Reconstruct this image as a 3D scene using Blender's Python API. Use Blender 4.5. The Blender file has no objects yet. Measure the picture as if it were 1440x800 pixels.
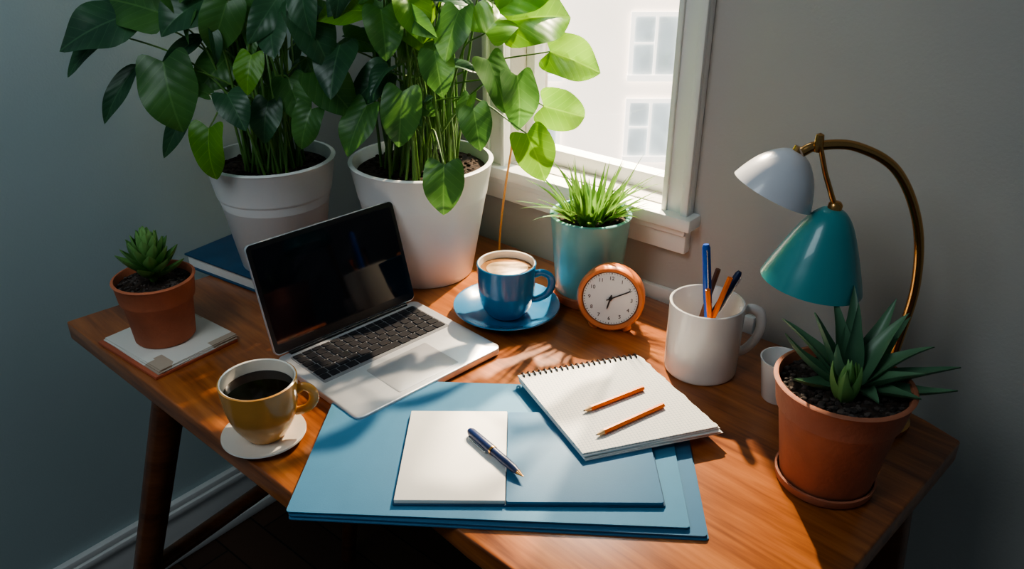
import bpy, bmesh, math, random
from mathutils import Vector, Matrix, Quaternion
R=random.Random(7)
D=0.75
rad=math.radians
col=bpy.context.scene.collection
try: bpy.context.scene.view_settings.look='AgX - Medium High Contrast'
except Exception as ex: print(ex)

# ------------------------------------------------------------------ materials
def base_mat(name):
    m=bpy.data.materials.new(name); m.use_nodes=True
    nt=m.node_tree; b=nt.nodes['Principled BSDF']
    return m,nt,b
def pmat(name,c,rough=.5,metal=0.,var=.1,scale=20.,bump=0.,bscale=None,coat=0.,emit=0.,spec=.5,sheen=0.):
    m,nt,b=base_mat(name); N=nt.nodes; L=nt.links
    b.inputs['Roughness'].default_value=rough; b.inputs['Metallic'].default_value=metal
    b.inputs['Coat Weight'].default_value=coat; b.inputs['Specular IOR Level'].default_value=spec
    tc=N.new('ShaderNodeTexCoord'); nz=N.new('ShaderNodeTexNoise'); nz.inputs['Scale'].default_value=scale
    nz.inputs['Detail'].default_value=5
    L.new(tc.outputs['Object'],nz.inputs['Vector'])
    cr=N.new('ShaderNodeValToRGB'); cr.color_ramp.elements[0].position=.3; cr.color_ramp.elements[1].position=.7
    cr.color_ramp.elements[0].color=tuple(max(0,x*(1-var)) for x in c)+(1,)
    cr.color_ramp.elements[1].color=tuple(min(1,x*(1+var)) for x in c)+(1,)
    L.new(nz.outputs['Fac'],cr.inputs['Fac']); L.new(cr.outputs['Color'],b.inputs['Base Color'])
    if bump>0:
        n2=N.new('ShaderNodeTexNoise'); n2.inputs['Scale'].default_value=bscale or scale*4; n2.inputs['Detail'].default_value=6
        L.new(tc.outputs['Object'],n2.inputs['Vector'])
        bp=N.new('ShaderNodeBump'); bp.inputs['Strength'].default_value=bump; bp.inputs['Distance'].default_value=.002
        L.new(n2.outputs['Fac'],bp.inputs['Height']); L.new(bp.outputs['Normal'],b.inputs['Normal'])
    if emit>0:
        L.new(cr.outputs['Color'],b.inputs['Emission Color']); b.inputs['Emission Strength'].default_value=emit
    return m
def woodmat(name,dark,mid,light,rot=45,rough=.33,coat=.25,sc=1.0):
    m,nt,b=base_mat(name); N=nt.nodes; L=nt.links
    tc=N.new('ShaderNodeTexCoord'); mp=N.new('ShaderNodeMapping')
    r=N.new('ShaderNodeVectorRotate'); r.rotation_type='Z_AXIS'; r.inputs['Angle'].default_value=rad(rot)
    L.new(tc.outputs['Object'],r.inputs['Vector']); L.new(r.outputs['Vector'],mp.inputs['Vector'])
    mp.inputs['Scale'].default_value=(1.6*sc,22*sc,22*sc)
    n1=N.new('ShaderNodeTexNoise'); n1.inputs['Scale'].default_value=1.5; n1.inputs['Detail'].default_value=8; n1.inputs['Distortion'].default_value=.6
    L.new(mp.outputs['Vector'],n1.inputs['Vector'])
    n2=N.new('ShaderNodeTexNoise'); n2.inputs['Scale'].default_value=9; n2.inputs['Detail'].default_value=4
    L.new(mp.outputs['Vector'],n2.inputs['Vector'])
    mx=N.new('ShaderNodeMath'); mx.operation='MULTIPLY_ADD'; mx.inputs[1].default_value=.35
    L.new(n2.outputs['Fac'],mx.inputs[0]); 
    m2=N.new('ShaderNodeMath'); m2.operation='MULTIPLY'; m2.inputs[1].default_value=.7
    L.new(n1.outputs['Fac'],m2.inputs[0]); L.new(m2.outputs[0],mx.inputs[2])
    cr=N.new('ShaderNodeValToRGB'); e=cr.color_ramp.elements
    e[0].position=.36; e[0].color=dark+(1,); e[1].position=.68; e[1].color=light+(1,)
    k=e.new(.52); k.color=mid+(1,)
    L.new(mx.outputs[0],cr.inputs['Fac']); L.new(cr.outputs['Color'],b.inputs['Base Color'])
    bp=N.new('ShaderNodeBump'); bp.inputs['Strength'].default_value=.12; bp.inputs['Distance'].default_value=.001
    L.new(mx.outputs[0],bp.inputs['Height']); L.new(bp.outputs['Normal'],b.inputs['Normal'])
    b.inputs['Roughness'].default_value=rough; b.inputs['Coat Weight'].default_value=coat; b.inputs['Coat Roughness'].default_value=.22
    return m
def leafmat(name,c1,c2,trans=.35,rough=.38,vein=.35,freq=38,tv=2.2):
    m,nt,b=base_mat(name); N=nt.nodes; L=nt.links
    tc=N.new('ShaderNodeTexCoord'); sp=N.new('ShaderNodeSeparateXYZ'); L.new(tc.outputs['UV'],sp.inputs[0])
    def M(op,a,bv=None,c=None):
        n=N.new('ShaderNodeMath'); n.operation=op
        for i,v in enumerate((a,bv,c)):
            if v is None: continue
            if isinstance(v,(int,float)): n.inputs[i].default_value=v
            else: L.new(v,n.inputs[i])
        return n.outputs[0]
    au=M('ABSOLUTE',M('SUBTRACT',sp.outputs[0],.5))
    mid=M('LESS_THAN',au,.016)
    ph=M('SINE',M('MULTIPLY',M('SUBTRACT',sp.outputs[1],M('MULTIPLY',au,.7)),freq))
    side=M('GREATER_THAN',ph,.965)
    v=M('MULTIPLY',M('MAXIMUM',mid,M('MULTIPLY',side,.5)),vein)
    nz=N.new('ShaderNodeTexNoise'); nz.inputs['Scale'].default_value=14; L.new(tc.outputs['Object'],nz.inputs['Vector'])
    cr=N.new('ShaderNodeValToRGB'); cr.color_ramp.elements[0].position=.35; cr.color_ramp.elements[1].position=.65
    cr.color_ramp.elements[0].color=c1+(1,); cr.color_ramp.elements[1].color=c2+(1,)
    L.new(nz.outputs['Fac'],cr.inputs['Fac'])
    mix=N.new('ShaderNodeMix'); mix.data_type='RGBA'
    L.new(v,mix.inputs[0]); L.new(cr.outputs['Color'],mix.inputs[6]); mix.inputs[7].default_value=(min(1,c2[0]*1.8+.04),min(1,c2[1]*1.5+.06),min(1,c2[2]*1.8+.02),1)
    L.new(mix.outputs[2],b.inputs['Base Color']); b.inputs['Roughness'].default_value=rough
    bp=N.new('ShaderNodeBump'); bp.inputs['Strength'].default_value=.12; bp.inputs['Distance'].default_value=.001
    if freq>0: L.new(ph,bp.inputs['Height']); L.new(bp.outputs['Normal'],b.inputs['Normal'])
    tr=N.new('ShaderNodeBsdfTranslucent'); 
    hs=N.new('ShaderNodeHueSaturation'); hs.inputs['Value'].default_value=tv; hs.inputs['Saturation'].default_value=1.0; hs.inputs['Hue'].default_value=.487
    L.new(mix.outputs[2],hs.inputs['Color']); L.new(hs.outputs['Color'],tr.inputs['Color'])
    ms=N.new('ShaderNodeMixShader'); ms.inputs[0].default_value=trans
    L.new(b.outputs[0],ms.inputs[1]); L.new(tr.outputs[0],ms.inputs[2])
    L.new(ms.outputs[0],N['Material Output'].inputs['Surface'])
    return m

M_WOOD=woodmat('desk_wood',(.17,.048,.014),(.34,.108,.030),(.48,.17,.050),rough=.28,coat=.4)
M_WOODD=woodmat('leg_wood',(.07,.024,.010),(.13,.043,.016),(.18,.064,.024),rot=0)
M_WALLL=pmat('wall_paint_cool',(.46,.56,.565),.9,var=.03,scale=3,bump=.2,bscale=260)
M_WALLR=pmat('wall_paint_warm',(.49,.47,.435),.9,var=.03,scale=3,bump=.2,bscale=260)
M_TRIM=pmat('trim_paint',(.84,.84,.82),.45,var=.02,scale=8,bump=.1)
M_WPOT=pmat('white_ceramic_matte',(.86,.86,.85),.42,var=.02,scale=9,bump=.05,coat=.15)
M_WHITE=pmat('white_glaze',(.82,.80,.78),.18,var=.02,scale=9,coat=.5)
M_TERRA=pmat('terracotta',(.46,.165,.09),.68,var=.14,scale=22,bump=.35,bscale=160)
M_TERRA2=pmat('terracotta_orange',(.50,.155,.075),.7,var=.14,scale=30,bump=.3,bscale=200)
M_TEAL=pmat('teal_glaze',(.19,.43,.41),.28,var=.08,scale=20,coat=.3)
M_SOIL=pmat('potting_soil',(.035,.022,.016),.95,var=.7,scale=140,bump=1.,bscale=160)
M_YEL=pmat('mustard_glaze',(.62,.30,.075),.22,var=.10,scale=18,coat=.5)
M_CREAM=pmat('cream_glaze',(.76,.72,.65),.22,var=.03,scale=18,coat=.4)
M_BLUE=pmat('blue_glaze',(.030,.19,.38),.2,var=.08,scale=16,coat=.6)
M_COFFEE=pmat('black_coffee',(.010,.004,.002),.06,var=.2,scale=20)
M_CREMA=pmat('coffee_crema',(.26,.12,.045),.25,var=.2,scale=60)
M_LATTE=pmat('milk_foam',(.56,.38,.22),.4,var=.3,scale=70)
M_ALU=pmat('brushed_aluminium',(.70,.71,.74),.38,metal=.65,var=.02,scale=60)
M_ALUP=pmat('aluminium_pad',(.58,.59,.62),.30,metal=.55,var=.02,scale=60)
M_KTRAY=pmat('keyboard_tray',(.20,.205,.22),.55,metal=.2,var=.03,scale=60)
M_KEY=pmat('key_black',(.010,.010,.014),.6,var=.1,scale=50,spec=.3)
M_BLK=pmat('black_bezel',(.010,.010,.012),.22,var=.1,scale=50)
M_SCR=pmat('dark_display',(.004,.005,.009),.05,var=.1,scale=50,spec=.4)
M_FOLD=pmat('blue_card',(.060,.215,.36),.7,var=.03,scale=30,bump=.06,bscale=700)
M_FOLD2=pmat('blue_card_deep',(.045,.16,.29),.62,var=.03,scale=30,bump=.06,bscale=700)
M_NAVY=pmat('navy_cover',(.02,.075,.15),.5,var=.1,scale=30)
M_PAPER=pmat('white_paper',(.77,.755,.715),.85,var=.02,scale=30)
M_ORANGE=pmat('orange_lacquer',(.85,.18,.015),.35,var=.06,scale=60)
M_CLOCK=pmat('copper_orange',(.62,.185,.06),.38,metal=.1,var=.08,scale=40,coat=.2)
M_DIAL=pmat('dial_white',(.80,.80,.78),.5,var=.02,scale=30)
M_INK=pmat('black_ink',(.012,.012,.014),.4,var=.1,scale=30)
M_PENB=pmat('pen_navy',(.006,.020,.085),.4,var=.1,scale=30)
M_PENBB=pmat('pen_bright_blue',(.02,.10,.5),.25,var=.1,scale=30,coat=.4)
M_SILV=pmat('silver_metal',(.7,.7,.7),.25,metal=.9,var=.03,scale=30)
M_BRASS=pmat('brass',(.62,.34,.13),.24,metal=1,var=.06,scale=30)
M_LTEAL=pmat('lamp_teal',(.05,.31,.33),.3,var=.05,scale=20,coat=.35)
M_LWHITE=pmat('lamp_white',(.74,.74,.78),.3,var=.03,scale=20,coat=.3)
M_PWOOD=pmat('pencil_wood',(.62,.42,.22),.6,var=.1,scale=60)
M_BROWN=pmat('brown_wood',(.16,.06,.03),.45,var=.2,scale=60)
M_STEM=pmat('stem_green',(.10,.21,.045),.45,var=.3,scale=20)
M_TWINE=pmat('amber_cord',(.5,.22,.06),.6,var=.1,scale=60)
M_LD=leafmat('leaf_dark',(.018,.065,.030),(.042,.120,.050),.14,rough=.38)
M_LM=leafmat('leaf_mid',(.036,.12,.026),(.07,.19,.04),.26,rough=.38)
M_LB=leafmat('leaf_bright',(.09,.26,.018),(.16,.37,.03),.36,tv=1.5)
M_SPI=leafmat('leaf_spider',(.05,.16,.025),(.17,.33,.07),.25,freq=0,vein=.5,tv=1.6)
M_AGA=leafmat('leaf_agave',(.075,.17,.095),(.15,.28,.15),.05,vein=0,freq=0)
M_SUC=leafmat('leaf_succulent',(.10,.26,.065),(.24,.44,.14),.10,vein=0,freq=0)

# ------------------------------------------------------------------ geometry helpers
def lathe(prof,n=56,bm=None,mtx=None):
    bm=bm or bmesh.new(); rings=[]; mtx=mtx or Matrix()
    for r,z in prof:
        if r<1e-6: rings.append([bm.verts.new(mtx@Vector((0,0,z)))])
        else: rings.append([bm.verts.new(mtx@Vector((r*math.cos(2*math.pi*i/n),r*math.sin(2*math.pi*i/n),z))) for i in range(n)])
    for a,b in zip(rings,rings[1:]):
        for i in range(n):
            j=(i+1)%n
            if len(a)==1 and len(b)==1: continue
            if len(a)==1: bm.faces.new((a[0],b[j],b[i]))
            elif len(b)==1: bm.faces.new((a[i],a[j],b[0]))
            else: bm.faces.new((a[i],a[j],b[j],b[i]))
    return bm
def catmull(pts,k=8):
    P=[Vector(p) for p in pts]; P=[P[0]*2-P[1]]+P+[P[-1]*2-P[-2]]; out=[]
    for i in range(1,len(P)-2):
        for s in range(k):
            t=s/k; a,b,c,d=P[i-1],P[i],P[i+1],P[i+2]
            out.append(.5*((2*b)+(c-a)*t+(2*a-5*b+4*c-d)*t*t+(3*b-a-3*c+d)*t**3))
    out.append(P[-2]); return out
def tube(pts,r,n=10,bm=None,flat=1.0):
    bm=bm or bmesh.new(); P=[Vector(p) for p in pts]; m=len(P)
    rs=r if isinstance(r,(list,tuple)) else [r]*m
    T=[(P[min(i+1,m-1)]-P[max(i-1,0)]).normalized() for i in range(m)]
    up=Vector((0,0,1)) if abs(T[0].z)<.9 else Vector((1,0,0))
    u=(up-T[0]*up.dot(T[0])).normalized(); rings=[]
    for i in range(m):
        u=(u-T[i]*u.dot(T[i])).normalized(); v=T[i].cross(u)
        rings.append([bm.verts.new(P[i]+(u*math.cos(2*math.pi*j/n)*flat+v*math.sin(2*math.pi*j/n))*rs[i]) for j in range(n)])
    for a,b in zip(rings,rings[1:]):
        for i in range(n):
            j=(i+1)%n; bm.faces.new((a[i],a[j],b[j],b[i]))
    bm.faces.new(rings[0][::-1]); bm.faces.new(rings[-1]); return bm
def prism(poly,z0,z1,bev=0.,bm=None,seg=2):
    own=bmesh.new()
    lo=[own.verts.new((x,y,z0)) for x,y in poly]; hi=[own.verts.new((x,y,z1)) for x,y in poly]; n=len(poly)
    own.faces.new(lo[::-1]); own.faces.new(hi)
    for i in range(n):
        j=(i+1)%n; own.faces.new((lo[i],lo[j],hi[j],hi[i]))
    bmesh.ops.recalc_face_normals(own,faces=own.faces)
    if bev>0: bmesh.ops.bevel(own,geom=list(own.edges),offset=bev,segments=seg,profile=.5,affect='EDGES')
    if bm is None: return own
    me=bpy.data.meshes.new('t'); own.to_mesh(me); own.free(); bm.from_mesh(me); bpy.data.meshes.remove(me); return bm
def box(x0,x1,y0,y1,z0,z1,bev=0.,bm=None,seg=2):
    return prism([(x0,y0),(x1,y0),(x1,y1),(x0,y1)],z0,z1,bev,bm,seg)
def rrect(x0,x1,y0,y1,r,k=5):
    out=[]
    for cx,cy,a in ((x1-r,y0+r,-90),(x1-r,y1-r,0),(x0+r,y1-r,90),(x0+r,y0+r,180)):
        for i in range(k+1):
            t=rad(a+90*i/k); out.append((cx+r*math.cos(t),cy+r*math.sin(t)))
    return out
def mkobj(name,bm,mats,parent=None,loc=(0,0,0),rot=(0,0,0),smooth=40,recalc=True):
    if recalc: bmesh.ops.recalc_face_normals(bm,faces=bm.faces)
    me=bpy.data.meshes.new(name); bm.to_mesh(me); bm.free()
    for m in (mats if isinstance(mats,(list,tuple)) else [mats]): me.materials.append(m)
    if smooth:
        for p in me.polygons: p.use_smooth=True
        try: me.set_sharp_from_angle(angle=rad(smooth))
        except Exception: pass
    o=bpy.data.objects.new(name,me); col.objects.link(o); o.location=loc; o.rotation_euler=rot
    if parent: o.parent=parent
    return o
def tag(o,label,cat,group=None):
    o['label']=label; o['category']=cat
    if group: o['group']=group
    return o
def thing(name,loc,rotz,label,cat,group=None,quat=None):
    e=bpy.data.objects.new(name,None); e.empty_display_size=.03; col.objects.link(e); e.location=loc
    if quat is not None: e.rotation_mode='QUATERNION'; e.rotation_quaternion=quat
    else: e.rotation_euler=(0,0,rad(rotz))
    return tag(e,label,cat,group)
def struct(o): o['kind']='structure'; return o

def heart_out(t):
    def f(t):
        th=t*math.pi
        return math.sin(th)**.85*(1-.36*t)*1.16,(1-math.cos(th))/2-.24*math.sin(min(th*1.9,math.pi))
    if t<=0: return 0,0
    if t>=1: return 0,1
    if t<.45: return f(t)
    w,a=f(.45); s=(t-.45)/.55
    return w*((1-s)**.85)*(1+.75*s-.25*s*s), a+(1-a)*(s**.98)
def leaf(bm,base,d,nrm,L,W,kind='heart',droop=.25,fold=.18,mi=0,nu=7,nv=12,wave=0.,thick=0.):
    uv=bm.loops.layers.uv.verify()
    d=Vector(d).normalized(); nrm=Vector(nrm); nrm=(nrm-d*nrm.dot(d))
    if nrm.length<1e-4: nrm=d.orthogonal()
    nrm.normalize(); s=d.cross(nrm); base=Vector(base)
    g=[];ph=R.random()*6
    for i in range(nv+1):
        t=i/nv; row=[]
        if kind=='heart': w=0
        elif kind=='blade': w=(.55+.45*math.sin(math.pi*min(1,t*1.3)**.8))*(1-t**3)**.9 if t<1 else 0
        elif kind=='agave': w=(.80+.20*math.sin(math.pi*min(t*1.5,1)))*(1-t**1.8)**.85 if t<1 else 0
        elif kind=='lance': w=math.sin(math.pi*t**.75)**.85 if 0<t<1 else 0
        elif kind=='point': w=(math.sin(math.pi*min(t*.62+.12,1))**.8)*(1-t**4) if t<1 else 0
        else: w=(t**.5)*((1-t)**.35)*1.45 if 0<t<1 else 0
        for j in range(nu):
            c=-1+2*j/(nu-1)
            if kind=='heart':
                ow,oa=heart_out(t)
                sa=t; ac=abs(c)
                al=sa+(oa-sa)*ac**1.2
                x_=c*ow*W/2; wl=ow
            else:
                al=t; x_=c*w*W/2; wl=w
            ang=droop*max(al,0)
            if abs(droop)>1e-4 and al>0:
                px=math.sin(ang)/droop; pz=-(1-math.cos(ang))/droop
            else: px=al; pz=0
            h=fold*abs(x_)+wave*math.sin(ph+al*6+(1.5 if c>0 else 0))*(abs(c)**1.5)*wl*W*.10
            if kind=='heart': h-=.55*fold*abs(x_)*abs(c)
            if thick: h=thick*(c*c)*wl
            p=base+d*(px*L)+nrm*(pz*L)+s*x_+(nrm*math.cos(ang)+d*math.sin(ang))*h
            row.append((bm.verts.new(p),(.5+c*.5*max(wl,.02),al)))
        g.append(row)
    for i in range(nv):
        for j in range(nu-1):
            q=[g[i][j],g[i+1][j],g[i+1][j+1],g[i][j+1]]
            f=bm.faces.new([a[0] for a in q])
            f.material_index=mi; f.smooth=True
            for lp,a in zip(f.loops,q): lp[uv].uv=a[1]
    if thick:
        und=[]
        for i in range(nv+1):
            row=[]
            for j in range(nu):
                c=-1+2*j/(nu-1); v=g[i][j][0]; t=i/nv
                row.append((bm.verts.new(v.co-nrm*thick*1.7*(1-c*c)*(1-t*.8)),g[i][j][1]))
            und.append(row)
        for i in range(nv):
            for j in range(nu-1):
                q=[und[i][j],und[i][j+1],und[i+1][j+1],und[i+1][j]]
                f=bm.faces.new([a[0] for a in q]); f.material_index=mi; f.smooth=True
                for lp,a in zip(f.loops,q): lp[uv].uv=a[1]
def text_bm(s,size,mtx,bm):
    cu=bpy.data.curves.new('t','FONT'); cu.body=s; cu.size=size; cu.align_x='CENTER'; cu.align_y='CENTER'; cu.extrude=.0001
    o=bpy.data.objects.new('t',cu); col.objects.link(o)
    bpy.context.view_layer.update(); dg=bpy.context.evaluated_depsgraph_get()
    me=bpy.data.meshes.new_from_object(o.evaluated_get(dg)); me.transform(mtx); bm.from_mesh(me)
    bpy.data.objects.remove(o); bpy.data.curves.remove(cu); bpy.data.meshes.remove(me)
def potprof(h,rt,rb,band,step,th=.006,soil=.02,lip=.002):
    rm=rb+(rt-rb)*(h-band)/h
    return [(0,0),(rb-.003,0),(rb,.003),(rm-step,h-band-.004),(rm-step*.2,h-band),(rm,h-band+.003),(rt-lip,h-.004),(rt,h-.0015),(rt-.002,h),(rt-th+.001,h),(rt-th,h-.002),
            (rt-th-.004,h-band),(rb-th,.012),(0,.012)]
def soil_bm(r,z,n=40,rings=8,bumpy=.003):
    bm=bmesh.new(); c=bm.verts.new((0,0,z+.004)); prev=None
    for k in range(1,rings+1):
        rr=r*k/rings
        ring=[bm.verts.new((rr*math.cos(2*math.pi*i/n),rr*math.sin(2*math.pi*i/n),z+R.uniform(-bumpy,bumpy)*(k<rings)+.004*(1-k/rings))) for i in range(n)]
        for i in range(n):
            j=(i+1)%n
            if prev is None: bm.faces.new((c,ring[i],ring[j]))
            else: bm.faces.new((prev[i],ring[i],ring[j],prev[j]))
        prev=ring
    return bm
def grit(r,z,cnt,bm,s0=.0015,s1=.004):
    for _ in range(cnt):
        a=R.uniform(0,6.283); q=r*math.sqrt(R.random()); s=R.uniform(s0,s1)
        bmesh.ops.create_icosphere(bm,subdivisions=1,radius=s,matrix=Matrix.Translation((q*math.cos(a),q*math.sin(a),z+s*.3))@Matrix.Diagonal((1,R.uniform(.6,1),R.uniform(.5,.9),1)))
    return bm

# ------------------------------------------------------------------ camera
cam=bpy.data.cameras.new('camera'); co=bpy.data.objects.new('camera',cam); col.objects.link(co)
co.location=(0,0,1.35); co.rotation_euler=(rad(63),0,0); cam.sensor_fit='HORIZONTAL'; cam.sensor_width=36; cam.lens=28.75; cam.clip_start=.02
bpy.context.scene.camera=co

# ------------------------------------------------------------------ room
RW=rad(-40)
WD=1.04; CA=-1.43; ZT=2.6; TH=.10
WL,WR_,WB,WT=-.875,-.565,D+.145,1.95
bm=bmesh.new()
box(CA,WL,WD,WD+TH,0,ZT,bm=bm); box(WR_,2.2,WD,WD+TH,0,ZT,bm=bm)
box(WL,WR_,WD,WD+TH,0,WB,bm=bm); box(WL,WR_,WD,WD+TH,WT,ZT,bm=bm)
struct(mkobj('wall_back',bm,M_WALLR,rot=(0,0,RW),smooth=0))
struct(mkobj('wall_left',box(CA-.14,CA,-1.4,WD+TH,0,ZT),M_WALLL,rot=(0,0,RW),smooth=0))
mfl,nt,b=base_mat('floor_planks'); N=nt.nodes; L=nt.links
tc=N.new('ShaderNodeTexCoord'); br=N.new('ShaderNodeTexBrick'); L.new(tc.outputs['Object'],br.inputs['Vector'])
br.inputs['Color1'].default_value=(.050,.024,.014,1); br.inputs['Color2'].default_value=(.085,.042,.024,1); br.inputs['Mortar'].default_value=(.006,.004,.003,1)
br.inputs['Scale'].default_value=1; br.inputs['Mortar Size'].default_value=.002; br.inputs['Brick Width'].default_value=.9; br.inputs['Row Height'].default_value=.09
L.new(br.outputs['Color'],b.inputs['Base Color']); b.inputs['Roughness'].default_value=.45
struct(mkobj('floor',box(CA-.14,2.2,-1.4,WD+TH,-.05,0),mfl,rot=(0,0,RW),smooth=0))
bm=box(CA,2.2,WD-.014,WD,0,.11,.002); box(CA,2.2,WD-.022,WD,.11,.125,.003,bm=bm); box(CA,2.2,WD-.016,WD,.125,.14,.003,bm=bm); box(CA,2.2,WD-.030,WD-.014,0,.025,.004,bm=bm)
struct(mkobj('baseboard_back',bm,M_TRIM,rot=(0,0,RW)))
bm=box(CA,CA+.014,-1.4,WD-.014,0,.11,.002); box(CA,CA+.022,-1.4,WD-.022,.11,.125,.003,bm=bm); box(CA,CA+.016,-1.4,WD-.016,.125,.14,.003,bm=bm); box(CA+.014,CA+.030,-1.4,WD-.030,0,.025,.004,bm=bm)
struct(mkobj('baseboard_left',bm,M_TRIM,rot=(0,0,RW)))
struct(mkobj('trim_1',box(-.60,-.40,WD-.010,WD,D-.02,D+.010,.003),M_TRIM,rot=(0,0,RW)))
win=bpy.data.objects.new('window_1',None); col.objects.link(win); win.rotation_euler=(0,0,RW); struct(win); 
cw=.045
bm=bmesh.new()
for x0,x1 in ((WL-cw,WL),(WR_,WR_+cw)):
    box(x0,x1,WD-.014,WD,WB-.01,WT+cw,.002,bm=bm)
    xm=x0 if x0<-.8 else x1
    box(min(xm,xm+(.012 if x0<-.8 else -.012)),max(xm,xm+(.012 if x0<-.8 else -.012)),WD-.022,WD-.014,WB-.01,WT+cw,.002,bm=bm)
    xi=x1 if x0<-.8 else x0
    box(min(xi,xi+(-.008 if x0<-.8 else .008)),max(xi,xi+(-.008 if x0<-.8 else .008)),WD-.019,WD-.014,WB-.01,WT,.001,bm=bm)
box(WL-cw,WR_+cw,WD-.016,WD,WT,WT+cw,.002,bm=bm)
mkobj('casing',bm,M_TRIM,win)
bm=box(WL-cw-.012,WR_+cw+.012,WD-.034,WD+.05,WB-.022,WB-.002,.003); box(WL-cw,WR_+cw,WD-.018,WD,WB-.065,WB-.022,.003,bm=bm)
box(WL-cw,WR_+cw,WD-.024,WD-.018,WB-.034,WB-.022,.002,bm=bm)
mkobj('sill',bm,M_TRIM,win)
bm=bmesh.new(); f=.018
y0,y1=WD+.04,WD+.07
box(WL,WL+f,y0,y1,WB,WT,.002,bm=bm); box(WR_-f,WR_,y0,y1,WB,WT,.002,bm=bm)
box(WL+f,WR_-f,y0,y1,WB-.002,WB+.026,.002,bm=bm); box(WL+f,WR_-f,y0,y1,WT-.03,WT,.002,bm=bm)
box(WL+f,WR_-f,y0,y1,1.50,1.52,.002,bm=bm)
mkobj('sash',bm,M_TRIM,win)
mg=bpy.data.materials.new('window_glass'); mg.use_nodes=True; nt=mg.node_tree; N=nt.nodes
for n in list(N):
    if n.type=='BSDF_PRINCIPLED': N.remove(n)
t1=N.new('ShaderNodeBsdfTransparent'); t1.inputs[0].default_value=(.97,.99,.98,1); g1=N.new('ShaderNodeBsdfGlossy'); g1.inputs['Roughness'].default_value=.02; m1=N.new('ShaderNodeMixShader'); m1.inputs[0].default_value=.04
nt.links.new(t1.outputs[0],m1.inputs[1]); nt.links.new(g1.outputs[0],m1.inputs[2]); nt.links.new(m1.outputs[0],N['Material Output'].inputs['Surface'])
mkobj('glass',box(WL+f,WR_-f,WD+.052,WD+.056,WB+.026,WT-.03),mg,win,smooth=0)
M_FAC=pmat('pale_facade_glow',(.92,.77,.66),.9,var=.03,scale=2,emit=3.0)  # emission stands in for daylight on the facade, no sun reaches this side
M_FW=pmat('facade_glass_glow',(.50,.54,.55),.3,var=.25,scale=2.5,emit=1.9)  # panes glow by emission in place of reflected daylight
M_FT=pmat('facade_trim_glow',(.94,.84,.76),.8,var=.02,scale=3,emit=3.1)  # daylight on the trim is emission too
bd=thing('building',(0,10,-7),0,'pale apartment building with daylight glow put into its materials, seen through the window','building')
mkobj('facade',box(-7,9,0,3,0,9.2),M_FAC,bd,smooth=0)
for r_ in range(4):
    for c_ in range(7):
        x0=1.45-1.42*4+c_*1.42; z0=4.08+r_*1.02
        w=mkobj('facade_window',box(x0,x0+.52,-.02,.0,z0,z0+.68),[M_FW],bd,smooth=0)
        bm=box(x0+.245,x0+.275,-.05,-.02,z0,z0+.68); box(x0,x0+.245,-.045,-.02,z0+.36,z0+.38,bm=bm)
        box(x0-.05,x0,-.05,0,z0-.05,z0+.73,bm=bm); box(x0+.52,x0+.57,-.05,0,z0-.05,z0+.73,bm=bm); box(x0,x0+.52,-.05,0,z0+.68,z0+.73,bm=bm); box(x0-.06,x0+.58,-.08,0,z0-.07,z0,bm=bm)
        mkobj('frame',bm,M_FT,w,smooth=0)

# ------------------------------------------------------------------ desk
desk=thing('desk',(0,0,0),0,'orange-brown wooden desk with splayed legs in the room corner','desk')
poly=[(-.662,1.057),(-.232,.676),(-.10,.676),(-.045,.617),(.02,.556),(.165,.415),(.528,.773),(.505,.815),(.38,.99),(-.198,1.504)]
mkobj('desktop',prism(poly,D-.03,D,.003,seg=3),M_WOOD,desk,smooth=30)
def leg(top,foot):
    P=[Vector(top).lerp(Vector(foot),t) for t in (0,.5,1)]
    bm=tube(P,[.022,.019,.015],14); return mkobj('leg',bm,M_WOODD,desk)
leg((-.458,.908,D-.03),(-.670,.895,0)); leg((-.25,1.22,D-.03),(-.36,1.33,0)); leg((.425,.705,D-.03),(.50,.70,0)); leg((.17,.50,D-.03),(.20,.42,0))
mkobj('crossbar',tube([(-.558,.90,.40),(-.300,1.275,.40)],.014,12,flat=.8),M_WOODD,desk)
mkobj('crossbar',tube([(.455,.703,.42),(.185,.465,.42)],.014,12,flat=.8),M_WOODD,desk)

# ------------------------------------------------------------------ paper things
bk=thing('hardback_book',(-.549,1.243,D),-33.6,'dark blue hardback book under a white plant pot','book')
W_,H_=.21,.145
bm=box(0,W_,0,H_,0,.003,.001); box(0,W_,0,H_,.022,.025,.001,bm=bm); box(0,W_,H_-.003,H_,.003,.022,0,bm=bm)
mkobj('cover',bm,M_NAVY,bk); mkobj('pages',box(.004,W_-.004,.004,H_-.003,.003,.022),M_PAPER,bk,smooth=0)
bl=thing('booklet',(-.484,.997,D),-38,'thin white printed booklet with reddish edge under a terracotta pot','booklet')
M_RED=pmat('red_cover',(.45,.12,.06),.6)
mpr,nt,b=base_mat('printed_cover'); N=nt.nodes; L=nt.links
tc=N.new('ShaderNodeTexCoord'); vo=N.new('ShaderNodeTexVoronoi'); vo.distance='CHEBYCHEV'; vo.inputs['Scale'].default_value=22; L.new(tc.outputs['Object'],vo.inputs['Vector'])
cr=N.new('ShaderNodeValToRGB'); cr.color_ramp.interpolation='CONSTANT'; e=cr.color_ramp.elements; e[0].color=(.72,.70,.64,1); e[1].position=.72; e[1].color=(.60,.52,.42,1); k=e.new(.85); k.color=(.45,.36,.28,1); k=e.new(.93); k.color=(.66,.66,.60,1)
sx=N.new('ShaderNodeSeparateColor'); L.new(vo.outputs['Color'],sx.inputs[0]); L.new(sx.outputs[0],cr.inputs['Fac']); L.new(cr.outputs['Color'],b.inputs['Base Color']); b.inputs['Roughness'].default_value=.5
mkobj('cover',box(-.075,.073,-.066,.060,0,.0045,.0006),M_RED,bl)
bm=bmesh.new()
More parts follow.
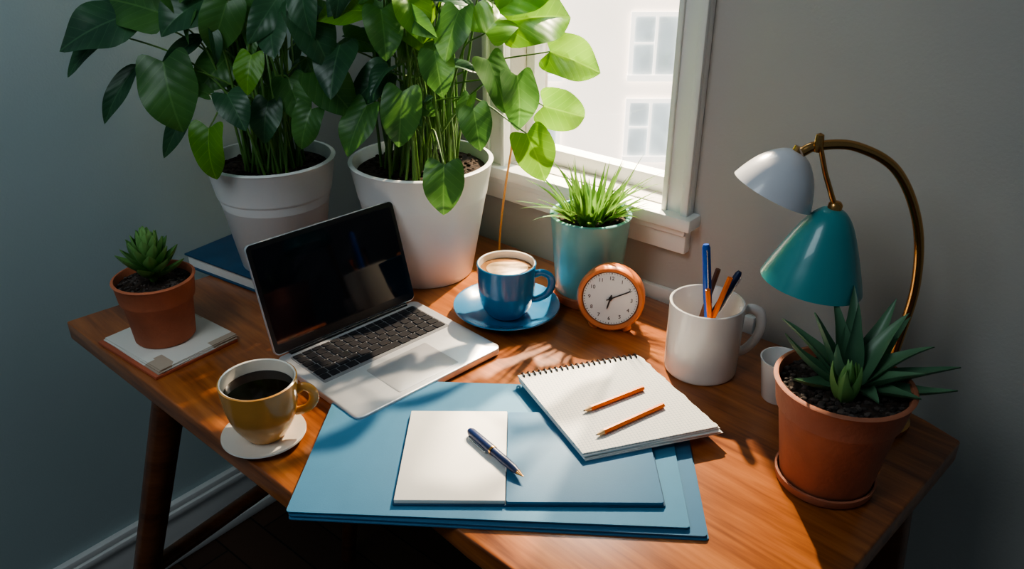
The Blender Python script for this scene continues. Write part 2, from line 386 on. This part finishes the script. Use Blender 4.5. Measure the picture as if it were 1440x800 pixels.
for k in range(4):
    b2=box(-.072+.001*k,.072-.0008*k,-.060+.0008*k,.061,.0045+k*.0014,.0057+k*.0014,.0003)
    bmesh.ops.rotate(b2,verts=b2.verts,cent=(0,0,0),matrix=Matrix.Rotation(rad((-.8,1.2,-.4,.9)[k]),3,'Z'))
    me=bpy.data.meshes.new('t'); b2.to_mesh(me); b2.free(); bm.from_mesh(me); bpy.data.meshes.remove(me)
mkobj('pages',bm,mpr,bl)
fd1=thing('folder',(-.012,.745,D),-4,'large blue card folder lying flat on the desk','folder','blue folders on the desk')
mkobj('cover',prism(rrect(-.212,.218,-.118,.125,.004),0,.0015,.0003),M_FOLD2,fd1)
mkobj('cover',prism(rrect(-.212,.216,-.1165,.125,.004),.0035,.005,.0003),M_FOLD2,fd1)
mkobj('sheets',box(-.210,.213,-.1155,.12,.0015,.0035),M_FOLD2,fd1,smooth=0)
fd2=thing('folder',(-.018,.755,D+.005),-3.2,'upper blue card folder with notebook on top','folder','blue folders on the desk')
mkobj('cover',prism(rrect(-.2085,.205,-.121,.123,.004),0,.0012,.0003),M_FOLD,fd2)
mkobj('cover',prism(rrect(-.209,.204,-.1225,.124,.004),.003,.0042,.0003),M_FOLD,fd2)
mkobj('sheets',box(-.206,.200,-.119,.12,.0012,.003),M_FOLD2,fd2,smooth=0)
nb=thing('notebook',(.017,.730,D+.0092),-.5,'open notebook with blank white page and blue cover','notebook')
mkobj('cover',prism(rrect(-.141,.143,-.079,.080,.003),0,.0020,.0003),M_NAVY,nb)
mkobj('page',box(-.139,-.0235,-.077,.079,.0020,.0070,.0005),M_PAPER,nb)
mkobj('divider',prism(rrect(-.0225,.141,-.078,.079,.003),.0020,.0060,.0004),M_FOLD2,nb)
# spiral notepad
mgd,nt,b=base_mat('grid_paper'); N=nt.nodes; L=nt.links
tc=N.new('ShaderNodeTexCoord'); br=N.new('ShaderNodeTexBrick'); br.offset=0; L.new(tc.outputs['Object'],br.inputs['Vector'])
br.inputs['Color1'].default_value=(.70,.69,.655,1); br.inputs['Color2'].default_value=(.70,.69,.655,1); br.inputs['Mortar'].default_value=(.36,.40,.44,1)
br.inputs['Scale'].default_value=1; br.inputs['Mortar Size'].default_value=.00026; br.inputs['Brick Width'].default_value=.0042; br.inputs['Row Height'].default_value=.0042
L.new(br.outputs['Color'],b.inputs['Base Color']); b.inputs['Roughness'].default_value=.85
sp=thing('spiral_notepad',(.123,.822,D+.0165),17,'white grid-paper spiral notepad with two pencils on it','notepad')
def sk(pts): return [(x-.13*y,y) for x,y in pts]
R.seed(2)
edge=[(.084+R.uniform(-.0012,.0012),-.083+.0043*i) for i in range(38)]
mkobj('pages',prism(sk([(-.084,-.085),(.082,-.085)]+edge+[(.082,.085),(-.084,.085)]),.0055,.0078),mgd,sp,smooth=0)
bm=prism(sk([(-.083,-.087),(.087,-.087),(.086,.084),(-.083,.084)]),0,.0016,.0004)
prism(sk([(-.083,-.0845),(.085,-.0895),(.086,.084),(-.083,.084)]),.0018,.0034,.0004,bm=bm)
prism(sk([(-.0835,-.0870),(.0865,-.0855),(.085,.084),(-.083,.084)]),.0036,.0053,.0004,bm=bm)
mkobj('pages',bm,M_PAPER,sp)
mkobj('backing_card',prism(sk([(-.082,-.088),(.089,-.088),(.088,.083),(-.083,.083)]),-.0012,0),M_PAPER,sp,smooth=0)
for i in range(22):
    x=-.078+i*.0074
    pts=[(x-.13*.085+(.0012*math.sin(a)),.084+.0065*math.cos(a)-.001,.0038+.0062*math.sin(a)) for a in [k*2*math.pi/12 for k in range(13)]]
    mkobj('ring',tube(pts,.0011,6),M_INK,sp)

def align(p0,p1): 
    v=(Vector(p1)-Vector(p0)); return Vector((0,0,1)).rotation_difference(v.normalized()),v.length
def pencil(tip,end,label,r=.0032,group=None,mat=M_ORANGE):
    q,L_=align(tip,end)
    t=thing('pencil',tip,0,label,'pencil',group,quat=q)
    mkobj('barrel',tube([(0,0,.012),(0,0,L_)],r,6),mat,t,smooth=20)
    mkobj('tip',lathe([(0,0.003),(.0011,.0032),(r*.98,.0122),(0,.0122)],12),M_PWOOD,t)
    mkobj('lead',lathe([(0,0),(.0011,.0038),(0,.004)],8),M_INK,t)
    return t
ZP=D+.0165+.0078+.0034
pencil((.083,.793,ZP),(.162,.842,ZP),'orange pencil lying on the spiral notepad',group='pencils on the notepad')
pencil((.094,.747,ZP),(.181,.806,ZP),'orange pencil lying on the spiral notepad',group='pencils on the notepad')
def pen(tip,end,label,r=.0042,mat=M_PENB,group=None,clip=0,tm=None):
    q,L_=align(tip,end); t=thing('pen',tip,0,label,'pen',group,quat=q)
    mkobj('barrel',lathe([(0,.009),(r*.6,.009),(r*.9,.016),(r,.03),(r,L_*.55),(0,L_*.55)],18),mat,t)
    mkobj('tip',lathe([(0,0),(.0005,0),(.0012,.003),(r*.62,.009),(0,.009)],14),tm or M_SILV,t)
    if tm: mkobj('band',lathe([(0,L_*.53),(r*1.12,L_*.53),(r*1.12,L_*.56),(0,L_*.56)],18),tm,t)
    mkobj('cap',lathe([(0,L_*.55),(r*1.08,L_*.55),(r*1.12,L_*.6),(r*1.05,L_-.004),(r*.7,L_),(0,L_)],18),mat,t)
    a=clip
    c=Vector((math.cos(a),math.sin(a),0))*(r*1.5)
    bm=tube([c*.7+Vector((0,0,L_-.006)),c+Vector((0,0,L_-.008)),c+Vector((0,0,L_*.62)),c*.85+Vector((0,0,L_*.6))],.0009,8)
    mkobj('clip',bm,M_SILV,t)
    return t
ZN=D+.0092+.0070+.0056
pen((.012,.684,ZN),(-.049,.764,ZN),'navy ballpoint pen with brass tip on the notebook',clip=3.4,tm=M_BRASS,r=.0049)

# ------------------------------------------------------------------ laptop
lt=thing('laptop',(-.166,.950,D),44.5,'open silver laptop with black screen and keyboard','laptop')
LW,LD=.238,.192
mkobj('base',prism(rrect(-LW/2,LW/2,-LD/2,LD/2,.010),.002,.0125,.0018,seg=3),M_ALU,lt)
kb=mkobj('keyboard',prism(rrect(-.105,.105,-.002,.083,.003),.0118,.0128),M_KTRAY,lt)
rows=[(14,.0095),(14,.0137),(14,.0137),(13,.0137),(12,.0137)]
y=.0815
for ri,(n,h) in enumerate(rows):
    y-=h; w=.206/n
    for i in range(n):
        mkobj('key',box(-.103+i*w+.0010,-.103+(i+1)*w-.0010,y+.0010,y+h-.0010,.0128,.0143,.0004,seg=1),M_KEY,kb)
h=.0137; y-=h; xs=[0,.0135,.027,.0405,.057,.127,.1435,.158,.1725,.189,.206]
for a,b_ in zip(xs,xs[1:]): mkobj('key',box(-.103+a+.0010,-.103+b_-.0010,y+.0010,y+h-.0010,.0128,.0143,.0004,seg=1),M_KEY,kb)
mkobj('touchpad',prism(rrect(-.050,.050,-.086,-.014,.003),.0122,.0129,.0002),M_ALUP,lt)
for x in (-.085,.085):
    for yy in (-.08,.08): mkobj('foot',lathe([(0,0),(.006,0),(.006,.0021),(0,.0021)],14),M_INK,lt,loc=(x,yy,0))
LH=.157
def lidbm(bm): 
    mt=Matrix.Translation((0,LD/2-.002,.0125))@Matrix.Rotation(rad(74.0),4,'X')
    bmesh.ops.transform(bm,matrix=mt,verts=bm.verts); return bm
lid=mkobj('screen_lid',lidbm(prism(rrect(-LW/2,LW/2,.002,LH,.008),-.005,0,.001)),M_ALU,lt)
mkobj('bezel',lidbm(prism(rrect(-LW/2+.001,LW/2-.001,.004,LH-.001,.007),0,.0008)),M_BLK,lid)
mkobj('display',lidbm(prism(rrect(-LW/2+.007,LW/2-.007,.016,LH-.008,.002),.0008,.0011)),M_SCR,lid)
mkobj('hinge',tube([(-LW/2+.02,LD/2-.004,.0125),(LW/2-.02,LD/2-.004,.0125)],.0035,12),M_BLK,lt)

# ------------------------------------------------------------------ cups
def cup(name,loc,rotz,label,cat,prof,mat,inner,liq,lr,lz,hp,hr,flat=1.5,foam=None):
    t=thing(name,loc,rotz,label,cat)
    out=catmull([(r,0,z) for r,z in prof],5); out=[(p.x,p.z) for p in out]
    thk=.0032; ins=[(r-thk,z) for r,z in out if z>.008][::-1]
    bo=lathe([(0,.0)]+[(out[0][0]-.002,0)]+out+[(out[-1][0]-thk*.5,out[-1][1]+.001)])
    mkobj('body',bo,mat,t)
    bi=lathe([(out[-1][0]-thk*.5,out[-1][1]+.001)]+ins+[(0,ins[-1][1])])
    mkobj('inner_glaze',bi,inner,t)
    if liq: mkobj('coffee',lathe([(0,lz),(lr,lz),(lr,lz-.002),(0,lz-.002)]),liq,t,smooth=20)
    if foam:
        R.seed(4); bm=bmesh.new(); n=40; rr=[lr*.70*(1+.10*math.sin(2*a_*6.283/n+1)+.07*math.sin(3*a_*6.283/n)) for a_ in range(n)]
        prism([(rr[i]*math.cos(i*6.283/n),rr[i]*math.sin(i*6.283/n)) for i in range(n)],lz-.0005,lz+.0008,.0003,bm=bm); mkobj('foam',bm,foam,t)
    mkobj('handle',tube(catmull(hp,7),hr,12,flat=flat),mat,t)
    return t
def saucer(name,loc,R_,label,mat,h=.012):
    pr=[(0,0),(R_*.5,0),(R_*.52,.002),(R_*.8,h*.45),(R_,h),(R_-.0005,h+.0018),(R_-.003,h+.0012),(R_*.8,h*.45+.003),(R_*.55,.0048),(R_*.45,.004),(0,.004)]
    o=mkobj(name,lathe(pr,64),mat,loc=loc); return tag(o,label,'saucer')
saucer('saucer',(-.292,.779,D),.0490,'small off-white saucer under a mustard coffee cup',M_CREAM,h=.008)
cup('coffee_cup',(-.291,.783,D+.0042),8,'mustard yellow cup of black coffee on a saucer','cup',
    [(.023,.0),(.027,.006),(.036,.022),(.0415,.042),(.0435,.060),(.0445,.0755)],M_YEL,M_CREAM,M_COFFEE,.0395,.062,
    [(.041,0,.056),(.050,0,.061),(.059,0,.055),(.060,0,.043),(.054,0,.033),(.045,0,.029),(.037,0,.028)],.0038)
saucer('saucer',(-.008,1.079,D),.080,'wide blue saucer under a blue coffee cup',M_BLUE,h=.0175)
cup('coffee_cup',(-.008,1.074,D+.0042),-8,'blue ceramic cup of milky coffee on a saucer','cup',
    [(.024,0),(.030,.005),(.0375,.018),(.0415,.040),(.0425,.062),(.0435,.084)],M_BLUE,M_CREAM,M_CREMA,.0395,.074,
    [(.041,0,.068),(.052,0,.072),(.064,0,.066),(.0665,0,.052),(.060,0,.038),(.047,0,.029),(.038,0,.027)],.0037,foam=M_LATTE)
cup('mug',(.253,.932,D),4,'white ceramic mug holding pens and pencils','mug',
    [(.0455,0),(.0475,.004),(.048,.02),(.0482,.05),(.0482,.08),(.0484,.101)],M_WHITE,M_WHITE,None,0,0,
    [(.046,0,.084),(.058,0,.088),(.072,0,.080),(.076,0,.060),(.070,0,.040),(.058,0,.026),(.046,0,.022)],.0047)
g='pens and pencils in the mug'
pen((.262,.915,D+.006),(.243,.935,D+.180),'bright blue pen standing in the white mug',mat=M_PENBB,group=g,r=.005,clip=-1.6)
pencil((.236,.94,D+.006),(.263,.938,D+.144),'dark brown pencil standing in the white mug',mat=M_BROWN,group=g,r=.0036)
pencil((.238,.918,D+.006),(.275,.922,D+.140),'orange pencil standing in the white mug',group=g,r=.0036)
pencil((.27,.93,D+.006),(.246,.912,D+.128),'orange pencil standing in the white mug',group=g,r=.0034)
pen((.228,.93,D+.006),(.290,.935,D+.142),'blue pen leaning in the white mug',mat=M_PENB,group=g,r=.0042)
o=mkobj('small_cup',lathe([(0,0),(.0185,0),(.020,.002),(.0272,.056),(.028,.058),(.0262,.058),(.0255,.056),(.0185,.004),(0,.004)]),M_WHITE,loc=(.337,.862,D)); tag(o,'small plain white cup behind the aloe pot','cup')

# ------------------------------------------------------------------ alarm clock
ck=thing('alarm_clock',(.143,1.040,D),-14,'round copper-orange alarm clock with white dial','clock')
cz=.052; FM=Matrix.Translation((0,0,cz))@Matrix.Rotation(rad(-8),4,'X')@Matrix.Rotation(rad(90),4,'X')
mkobj('case',lathe([(0,-.020),(.034,-.020),(.043,-.015),(.0475,-.008),(.0485,.006),(.0482,.014),(.0455,.0175),(.0412,.0165),(.0398,.012),(0,.012)],64,mtx=FM),M_CLOCK,ck)
mkobj('dial',lathe([(0,.0121),(.0395,.0121),(.0395,.0128),(0,.0128)],64,mtx=FM),M_DIAL,ck,smooth=20)
mkobj('inner_ring',lathe([(.0392,.0121),(.0400,.0121),(.0400,.0138),(.0392,.0138),(.0392,.0121)],64,mtx=FM),M_BROWN,ck)
bm=bmesh.new()
for h in range(12):
    a=rad(90-30*(h+1))
    text_bm(str(h+1),.0078,FM@Matrix.Translation((.0302*math.cos(a),.0302*math.sin(a),.0131)),bm)
for k in range(60):
    a=rad(6*k); m_=FM@Matrix.Rotation(a,4,'Z'); b2=box(.0365,.0382,-.00025 if k%5 else -.0006,.00025 if k%5 else .0006,.0128,.0131)
    bmesh.ops.transform(b2,matrix=m_,verts=b2.verts); me=bpy.data.meshes.new('t'); b2.to_mesh(me); b2.free(); bm.from_mesh(me); bpy.data.meshes.remove(me)
mkobj('numerals',bm,M_INK,ck,smooth=0)
def hand(name,ang,L_,w):
    b2=prism([(-.006,-w),(L_*.8,-w),(L_,0),(L_*.8,w),(-.006,w)],.0138,.0144)
    bmesh.ops.transform(b2,matrix=FM@Matrix.Rotation(rad(ang),4,'Z'),verts=b2.verts); mkobj(name,b2,M_INK,ck,smooth=0)
hand('minute_hand',27,.034,.0008); hand('hour_hand',256,.017,.0011)
mkobj('center_cap',lathe([(0,.0125),(.0025,.0125),(.0025,.0152),(0,.016)],16,mtx=FM),M_INK,ck)
for sx_ in (-1,1): mkobj('foot',tube([(sx_*.020,0,.012),(sx_*.024,0,.0006)],[.009,.008],12),M_CLOCK,ck)

# ------------------------------------------------------------------ lamp
lp=thing('desk_lamp',(.44,.815,D),0,'gooseneck desk lamp with teal and white shades','lamp')
mkobj('base',lathe([(0,0),(.040,0),(.041,.002),(.041,.008),(.037,.012),(.010,.014),(.007,.02),(0,.02)]),M_BRASS,lp)
path=catmull([(0,0,.012),(.003,0,.05),(.008,0,.111),(.0115,0,.185),(-.003,0,.258),(-.038,0,.318),(-.085,0,.344),(-.125,0,.345),(-.141,0,.338)],8)
mkobj('pole',tube(path,.0052,14),M_BRASS,lp)
mkobj('rod',tube([(-.126,-.006,.350),(-.115,-.006,.318),(-.094,-.004,.272)],[.0028,.0028,.0032],10),M_BRASS,lp)
mkobj('knob',lathe([(0,-.008),(.004,-.008),(.005,0),(.004,.010),(0,.012)],16),M_BRASS,lp,loc=(-.126,-.004,.348))
def dome(R_,h,th=.0018,pr=None):
    pr=pr or [(.13,1.0),(.22,.975),(.36,.91),(.50,.80),(.63,.67),(.74,.53),(.83,.38),(.91,.22),(.965,.09),(1,0)]
    o=[(p.x,p.z) for p in catmull([(r*R_,0,z*h) for r,z in pr],3)]
    ins=[(max(r-th,.0005),max(z-th*.6,0)) for r,z in o[::-1]]; ins[0]=(R_-th,0)
    return lathe([(0,h+.001)]+o+ins+[(0,h-.004)],56)
BELL=[(.15,1.0),(.25,.965),(.38,.88),(.50,.76),(.60,.63),(.70,.49),(.79,.35),(.88,.21),(.95,.09),(1,0)]
s1=mkobj('teal_shade',dome(.0555,.088,pr=BELL),M_LTEAL,lp,loc=(-.108,-.004,.190),rot=(0,rad(7),0)); s1['label']='teal metal lamp shade'
mkobj('cap',lathe([(0,0),(.0075,0),(.0075,.006),(.005,.009),(0,.010)],20),M_BRASS,s1,loc=(0,0,.087))
s2=mkobj('white_shade',dome(.046,.050),M_LWHITE,lp,loc=(-.157,.022,.286),rot=(0,rad(24),0)); s2['label']='white metal lamp shade'
mkobj('cap',lathe([(0,0),(.0065,0),(.0065,.006),(0,.007)],20),M_BRASS,s2,loc=(0,0,.049))

# ------------------------------------------------------------------ big leafy plants
UPV=Vector((0,0,1))
def big_plant(loc,h,rt,rb,leaves,fill,label,seed,step=.002):
    R.seed(seed)
    t=thing('potted_plant',loc,0,label,'plant'); L0=Vector(loc)
    mkobj('pot',lathe(potprof(h,rt,rb,.055,step,th=.008),72),M_WPOT,t)
    b=soil_bm(rt-.012,h-.018); grit(rt-.02,h-.016,160,b,.002,.005); mkobj('soil',b,M_SOIL,t,smooth=0)
    lb=bmesh.new(); sb=bmesh.new()
    allv=list(leaves)
    for (x0,x1,y0,y1,z0,z1,n,l0,l1,mats) in fill:
        for _ in range(n):
            allv.append((R.uniform(x0,x1),R.uniform(y0,y1),R.uniform(z0,z1),R.gauss(-90,40),R.uniform(l0,l1),R.choice(mats),None))
    for lf in allv:
        x,y,z,ang,Ln,mi,extra=lf
        c=Vector((x,y,z+D))-L0
        nrm=Vector((R.uniform(-.8,.8),-.65+R.uniform(-.3,.5),.6+R.uniform(-.4,.5)))
        if extra: nrm=Vector(extra)
        nrm.normalize()
        rt_=Vector((1,0,0)); rt_=(rt_-nrm*nrm.dot(rt_)).normalized(); up=nrm.cross(rt_)
        d=rt_*math.cos(rad(ang))+up*math.sin(rad(ang))
        W_=Ln*R.uniform(.78,.92) if extra else Ln*R.uniform(.50,.80)
        if mi==3: W_=Ln*.34; 
        base=c-d*Ln*.42
        leaf(lb,base,d,nrm,Ln*1.06,W_,'lance' if mi==3 else 'heart',droop=R.uniform(.35,1.0) if extra else R.uniform(.4,1.4),fold=R.uniform(.15,.45) if extra else R.uniform(.15,.7),mi=0 if mi==3 else mi,wave=.9,nu=9,nv=18)
        a=R.uniform(0,6.283); q=(rt-.045)*math.sqrt(R.random())
        s0=Vector((q*math.cos(a),q*math.sin(a),h-.02))
        hd=Vector((base.x-s0.x,base.y-s0.y,0)); jit=Vector((R.uniform(-.014,.014),R.uniform(-.01,.01),0))
        k1=s0+hd*.12+UPV*(max(base.z-s0.z,.03)*.5+.01)+jit
        k2=s0+hd*.55+UPV*(max(base.z-s0.z,.0)+.035)
        if base.z>s0.z+.12: k2=s0+hd*.5+UPV*((base.z-s0.z)*.85)-jit*.5
        pth=catmull([s0,k1,k2,base],6)
        n=len(pth); tube(pth,[.0023*(1-.55*i/(n-1)) for i in range(n)],6,bm=sb)
    for _ in range(5):
        a=R.uniform(0,6.283); q=(rt-.05)*math.sqrt(R.random()); s0=Vector((q*math.cos(a),q*math.sin(a),h-.02))
        e=s0+Vector((math.cos(a)*R.uniform(.01,.08),math.sin(a)*R.uniform(.0,.05),R.uniform(.16,.30)))
        pth=catmull([s0,s0.lerp(e,.5)+Vector((R.uniform(-.018,.018),R.uniform(-.01,.01),.01)),e],6); n=len(pth)
        tube(pth,[.0030*(1-.5*i/(n-1)) for i in range(n)],7,bm=sb)
    mkobj('foliage',lb,[M_LD,M_LM,M_LB],t,recalc=False); mkobj('stems',sb,M_STEM,t)
    return t
FR=(0,-.8,.6)
PL=[(-.580,1.18,.405,-150,.100,0,(.1,-.6,.8)),(-.482,1.14,.325,-80,.098,1,FR),(-.352,1.10,.36,-100,.052,2,FR),(-.375,1.09,.315,-60,.058,0,(0,-.5,.85)),
(-.425,1.10,.25,-95,.072,2,(-.2,-.85,.5)),(-.305,1.14,.315,-70,.065,1,FR),(-.575,1.2,.315,-125,.10,3,FR),(-.51,1.22,.25,-115,.09,3,(.3,-.8,.5)),
(-.53,1.2,.43,160,.09,1,FR),(-.27,1.15,.40,-50,.08,0,(.3,-.6,.7)),(-.25,1.14,.325,-45,.075,1,(.2,-.8,.5)),(-.33,1.15,.41,-90,.075,0,(-.4,-.5,.8)),(-.40,1.16,.41,-110,.075,1,(.3,-.9,.3)),
(-.45,1.18,.43,-140,.085,0,(.2,-.5,.8)),(-.345,1.12,.29,-100,.058,0,FR),(-.61,1.2,.37,-140,.09,3,FR),(-.43,1.2,.34,-120,.07,1,(.3,-.6,.6)),(-.29,1.12,.28,-110,.058,1,FR)]
FL=[(-.50,-.28,1.14,1.32,.34,.56,36,.040,.085,[0,1,1,0,3,3]),(-.46,-.28,1.15,1.30,.28,.37,12,.035,.055,[0,1,1,3])]
big_plant((-.374,1.218,D+.025),.178,.099,.066,PL,FL,'leafy dark green plant in a white ceramic pot on a book',11,step=.004)
PR=[(.035,1.16,.42,15,.100,2,(.2,-.8,.5)),(.085,1.17,.36,-15,.080,2,(.2,-.85,.45)),(.076,1.17,.285,-15,.075,2,(.1,-.95,.2)),(.034,1.12,.238,-65,.073,2,(.1,-.9,.4)),
(-.095,1.07,.208,-92,.068,1,(0,-.9,.4)),(-.152,1.10,.30,-95,.074,1,(.1,-.9,.4)),(-.218,1.12,.28,-120,.074,1,(-.3,-.7,.6)),(-.17,1.12,.41,-80,.066,1,(.3,-.7,.6)),(-.02,1.15,.335,-60,.075,1,(.5,-.7,.5)),
(-.05,1.12,.28,-80,.058,1,FR),(-.245,1.14,.36,-100,.078,0,(-.2,-.6,.8)),(-.23,1.15,.43,175,.075,2,(0,-.5,.8)),(-.02,1.14,.42,60,.075,2,(.2,-.6,.7)),(.012,1.15,.31,-80,.075,1,(.4,-.8,.4)),
(-.13,1.13,.43,-60,.065,2,(.4,-.6,.6)),(-.08,1.12,.41,-110,.07,1,(-.3,-.6,.7)),(-.10,1.11,.36,-80,.06,1,FR),(.02,1.18,.46,30,.10,2,FR),(-.2,1.15,.33,-140,.065,0,FR)]
FRR=[(-.24,.0,1.11,1.27,.36,.58,44,.04,.075,[0,1,1,2,1,3]),(-.21,-.04,1.12,1.25,.28,.38,14,.035,.055,[0,1,1,3])]
big_plant((-.143,1.236,D),.194,.114,.077,PR,FRR,'tall leafy green plant in a large white pot',23)

# ------------------------------------------------------------------ spider plant
R.seed(5)
t=thing('potted_plant',(.118,1.138,D),0,'spiky grass-like plant in a teal glazed planter','plant')
mkobj('pot',lathe([(0,.014),(.048,.014),(.0500,.018),(.0565,.10),(.0605,.137),(.0615,.1395),(.0605,.1405),(.056,.1405),(.055,.138),(.046,.03),(0,.03)],64),M_TEAL,t)
mkobj('pot_saucer',lathe([(0,0),(.049,0),(.052,.004),(.053,.015),(.048,.0165),(0,.0165)],56),M_TERRA2,t)
b=soil_bm(.0545,.128); grit(.05,.129,90,b); mkobj('soil',b,M_SOIL,t,smooth=0)
lb=bmesh.new()
for i in range(105):
    a=R.uniform(0,6.283); e=R.uniform(34,90); q=.034*math.sqrt(R.random())
    d=Vector((math.cos(a)*math.cos(rad(e)),math.sin(a)*math.cos(rad(e)),math.sin(rad(e))))
    n=Vector((-math.cos(a)*math.sin(rad(e)),-math.sin(a)*math.sin(rad(e)),math.cos(rad(e))))
    Ln=R.uniform(.055,.10) if e<55 else R.uniform(.06,.125)
    if math.sin(a)>.3: Ln*=.8
    leaf(lb,(q*math.cos(a),q*math.sin(a),.129),d,n,Ln,R.uniform(.006,.0095),'blade',droop=R.uniform(.1,.9) if R.random()<.6 else R.uniform(0,.3),fold=.6,nu=3,nv=10,mi=0)
mkobj('foliage',lb,M_SPI,t,recalc=False)

# ------------------------------------------------------------------ agave
t=thing('potted_plant',(.343,.706,D),0,'spiky aloe-like succulent in a terracotta pot','plant')
mkobj('pot_saucer',lathe([(0,0),(.048,0),(.0515,.003),(.0530,.012),(.0505,.0125),(.050,.006),(0,.006)],64),M_TERRA,t)
mkobj('pot',lathe([(r,z+.006) for r,z in potprof(.124,.0705,.048,.034,.004,th=.006)],72),M_TERRA,t)
b=soil_bm(.0635,.118); mkobj('soil',b,M_SOIL,t,smooth=0)
M_GRIT=pmat('dark_gravel',(.07,.055,.048),.8,var=.8,scale=120)
mkobj('gravel',grit(.061,.119,330,bmesh.new(),.0018,.0042),M_GRIT,t)
lb=bmesh.new(); R.seed(3)
AG=[(4,14,.104),(-14,6,.092),(24,34,.094),(48,50,.098),(78,66,.100),(112,60,.092),(140,40,.090),(164,20,.088),(186,8,.066),(-40,16,.062),
(275,26,.045),(30,62,.090),(150,66,.084),(205,48,.058),(330,44,.066),(95,84,.085),(-6,44,.084)]
for a,e,Ln in AG:
    a=rad(a+R.uniform(-9,9)); e=rad(e+R.uniform(-6,6))
    d=Vector((math.cos(a)*math.cos(e),math.sin(a)*math.cos(e),math.sin(e))); n=Vector((-math.cos(a)*math.sin(e),-math.sin(a)*math.sin(e),math.cos(e)))
    leaf(lb,Vector((.010,.006,.121))+Vector((math.cos(a),math.sin(a),0))*.007,d,n,Ln,R.uniform(.023,.029),'agave',droop=R.uniform(-.7,.6),nu=7,nv=12,thick=.0048,fold=0)
for k in range(9):
    a=rad(150+k*27); e=rad(50+R.uniform(-12,25))
    d=Vector((math.cos(a)*math.cos(e),math.sin(a)*math.cos(e),math.sin(e))); n=Vector((-math.cos(a)*math.sin(e),-math.sin(a)*math.sin(e),math.cos(e)))
    leaf(lb,Vector((-.006,-.020,.120)),d,n,.046,.021,'agave',droop=-.9,nu=5,nv=8,thick=.004,fold=0,mi=1)
mkobj('foliage',lb,[M_AGA,M_SUC],t,recalc=False)

# ------------------------------------------------------------------ rosette succulent
t=thing('potted_plant',(-.490,1.000,D+.010),0,'small rosette succulent in a terracotta pot','plant')
mkobj('pot',lathe(potprof(.094,.0545,.0405,.032,.004,th=.005),64),M_TERRA2,t)
b=soil_bm(.048,.084); mkobj('soil',b,M_SOIL,t,smooth=0)
mkobj('gravel',grit(.045,.085,200,bmesh.new(),.0013,.003),M_GRIT,t)
lb=bmesh.new(); R.seed(9)
mkobj('stem',tube([(0,0,.083),(.0,0,.12)],[.006,.004],10),M_STEM,t)
for k in range(44):
    a=k*2.39996; f_=k/43; e=rad(12+68*f_); Ln=.051*(1-.40*f_); z=.096+.042*f_
    d=Vector((math.cos(a)*math.cos(e),math.sin(a)*math.cos(e),math.sin(e))); n=Vector((-math.cos(a)*math.sin(e),-math.sin(a)*math.sin(e),math.cos(e)))
    leaf(lb,Vector((math.cos(a)*.003,math.sin(a)*.003,z)),d,n,Ln,.021*(1-.30*f_),'point',droop=-.6,nu=5,nv=8,thick=.0034,fold=0)
mkobj('foliage',lb,M_SUC,t,recalc=False)

o=mkobj('cord',tube(catmull([(.0,1.31,D+.19),(-.012,1.285,D+.12),(-.02,1.27,D+.05),(-.022,1.262,D+.002)],8),.0018,8),M_TWINE); tag(o,'thin amber cord hanging from the window sill','cord')

# ------------------------------------------------------------------ lights
w=bpy.data.worlds.new('world'); bpy.context.scene.world=w; w.use_nodes=True
bg=w.node_tree.nodes['Background']; bg.inputs[0].default_value=(.50,.66,.78,1); bg.inputs[1].default_value=.13
def aim(o,tgt): o.rotation_euler=(Vector(tgt)-o.location).to_track_quat('-Z','Y').to_euler()
def area(name,loc,tgt,sx,sy,p,c):
    l=bpy.data.lights.new(name,'AREA'); l.shape='RECTANGLE'; l.size=sx; l.size_y=sy; l.energy=p; l.color=c
    o=bpy.data.objects.new(name,l); col.objects.link(o); o.location=loc; aim(o,tgt); return o
def spot(name,loc,tgt,p,c,size,soft,blend=.2):
    l=bpy.data.lights.new(name,'SPOT'); l.energy=p; l.color=c; l.spot_size=rad(size); l.shadow_soft_size=soft; l.spot_blend=blend
    o=bpy.data.objects.new(name,l); col.objects.link(o); o.location=loc; aim(o,tgt); return o
def WW(a,d,z): return (a*.766+d*.643,-a*.643+d*.766,z)
area('sky_light',WW(-.72,1.40,2.0),WW(-.72,.5,.9),.8,.8,20,(.84,.94,1))
spot('sun_stand_in',(.13,1.75,1.65),(.18,.75,D),250,(1,.79,.58),75,.014)
spot('sun_stand_in',(.47,1.80,1.80),(-.2,.85,D),270,(1,.76,.54),60,.014)  # second spot added to light the left side; both stand in for one sun
area('room_fill',(-.75,.15,2.0),(-.30,1.2,.85),.6,.6,6.5,(.84,.94,1))
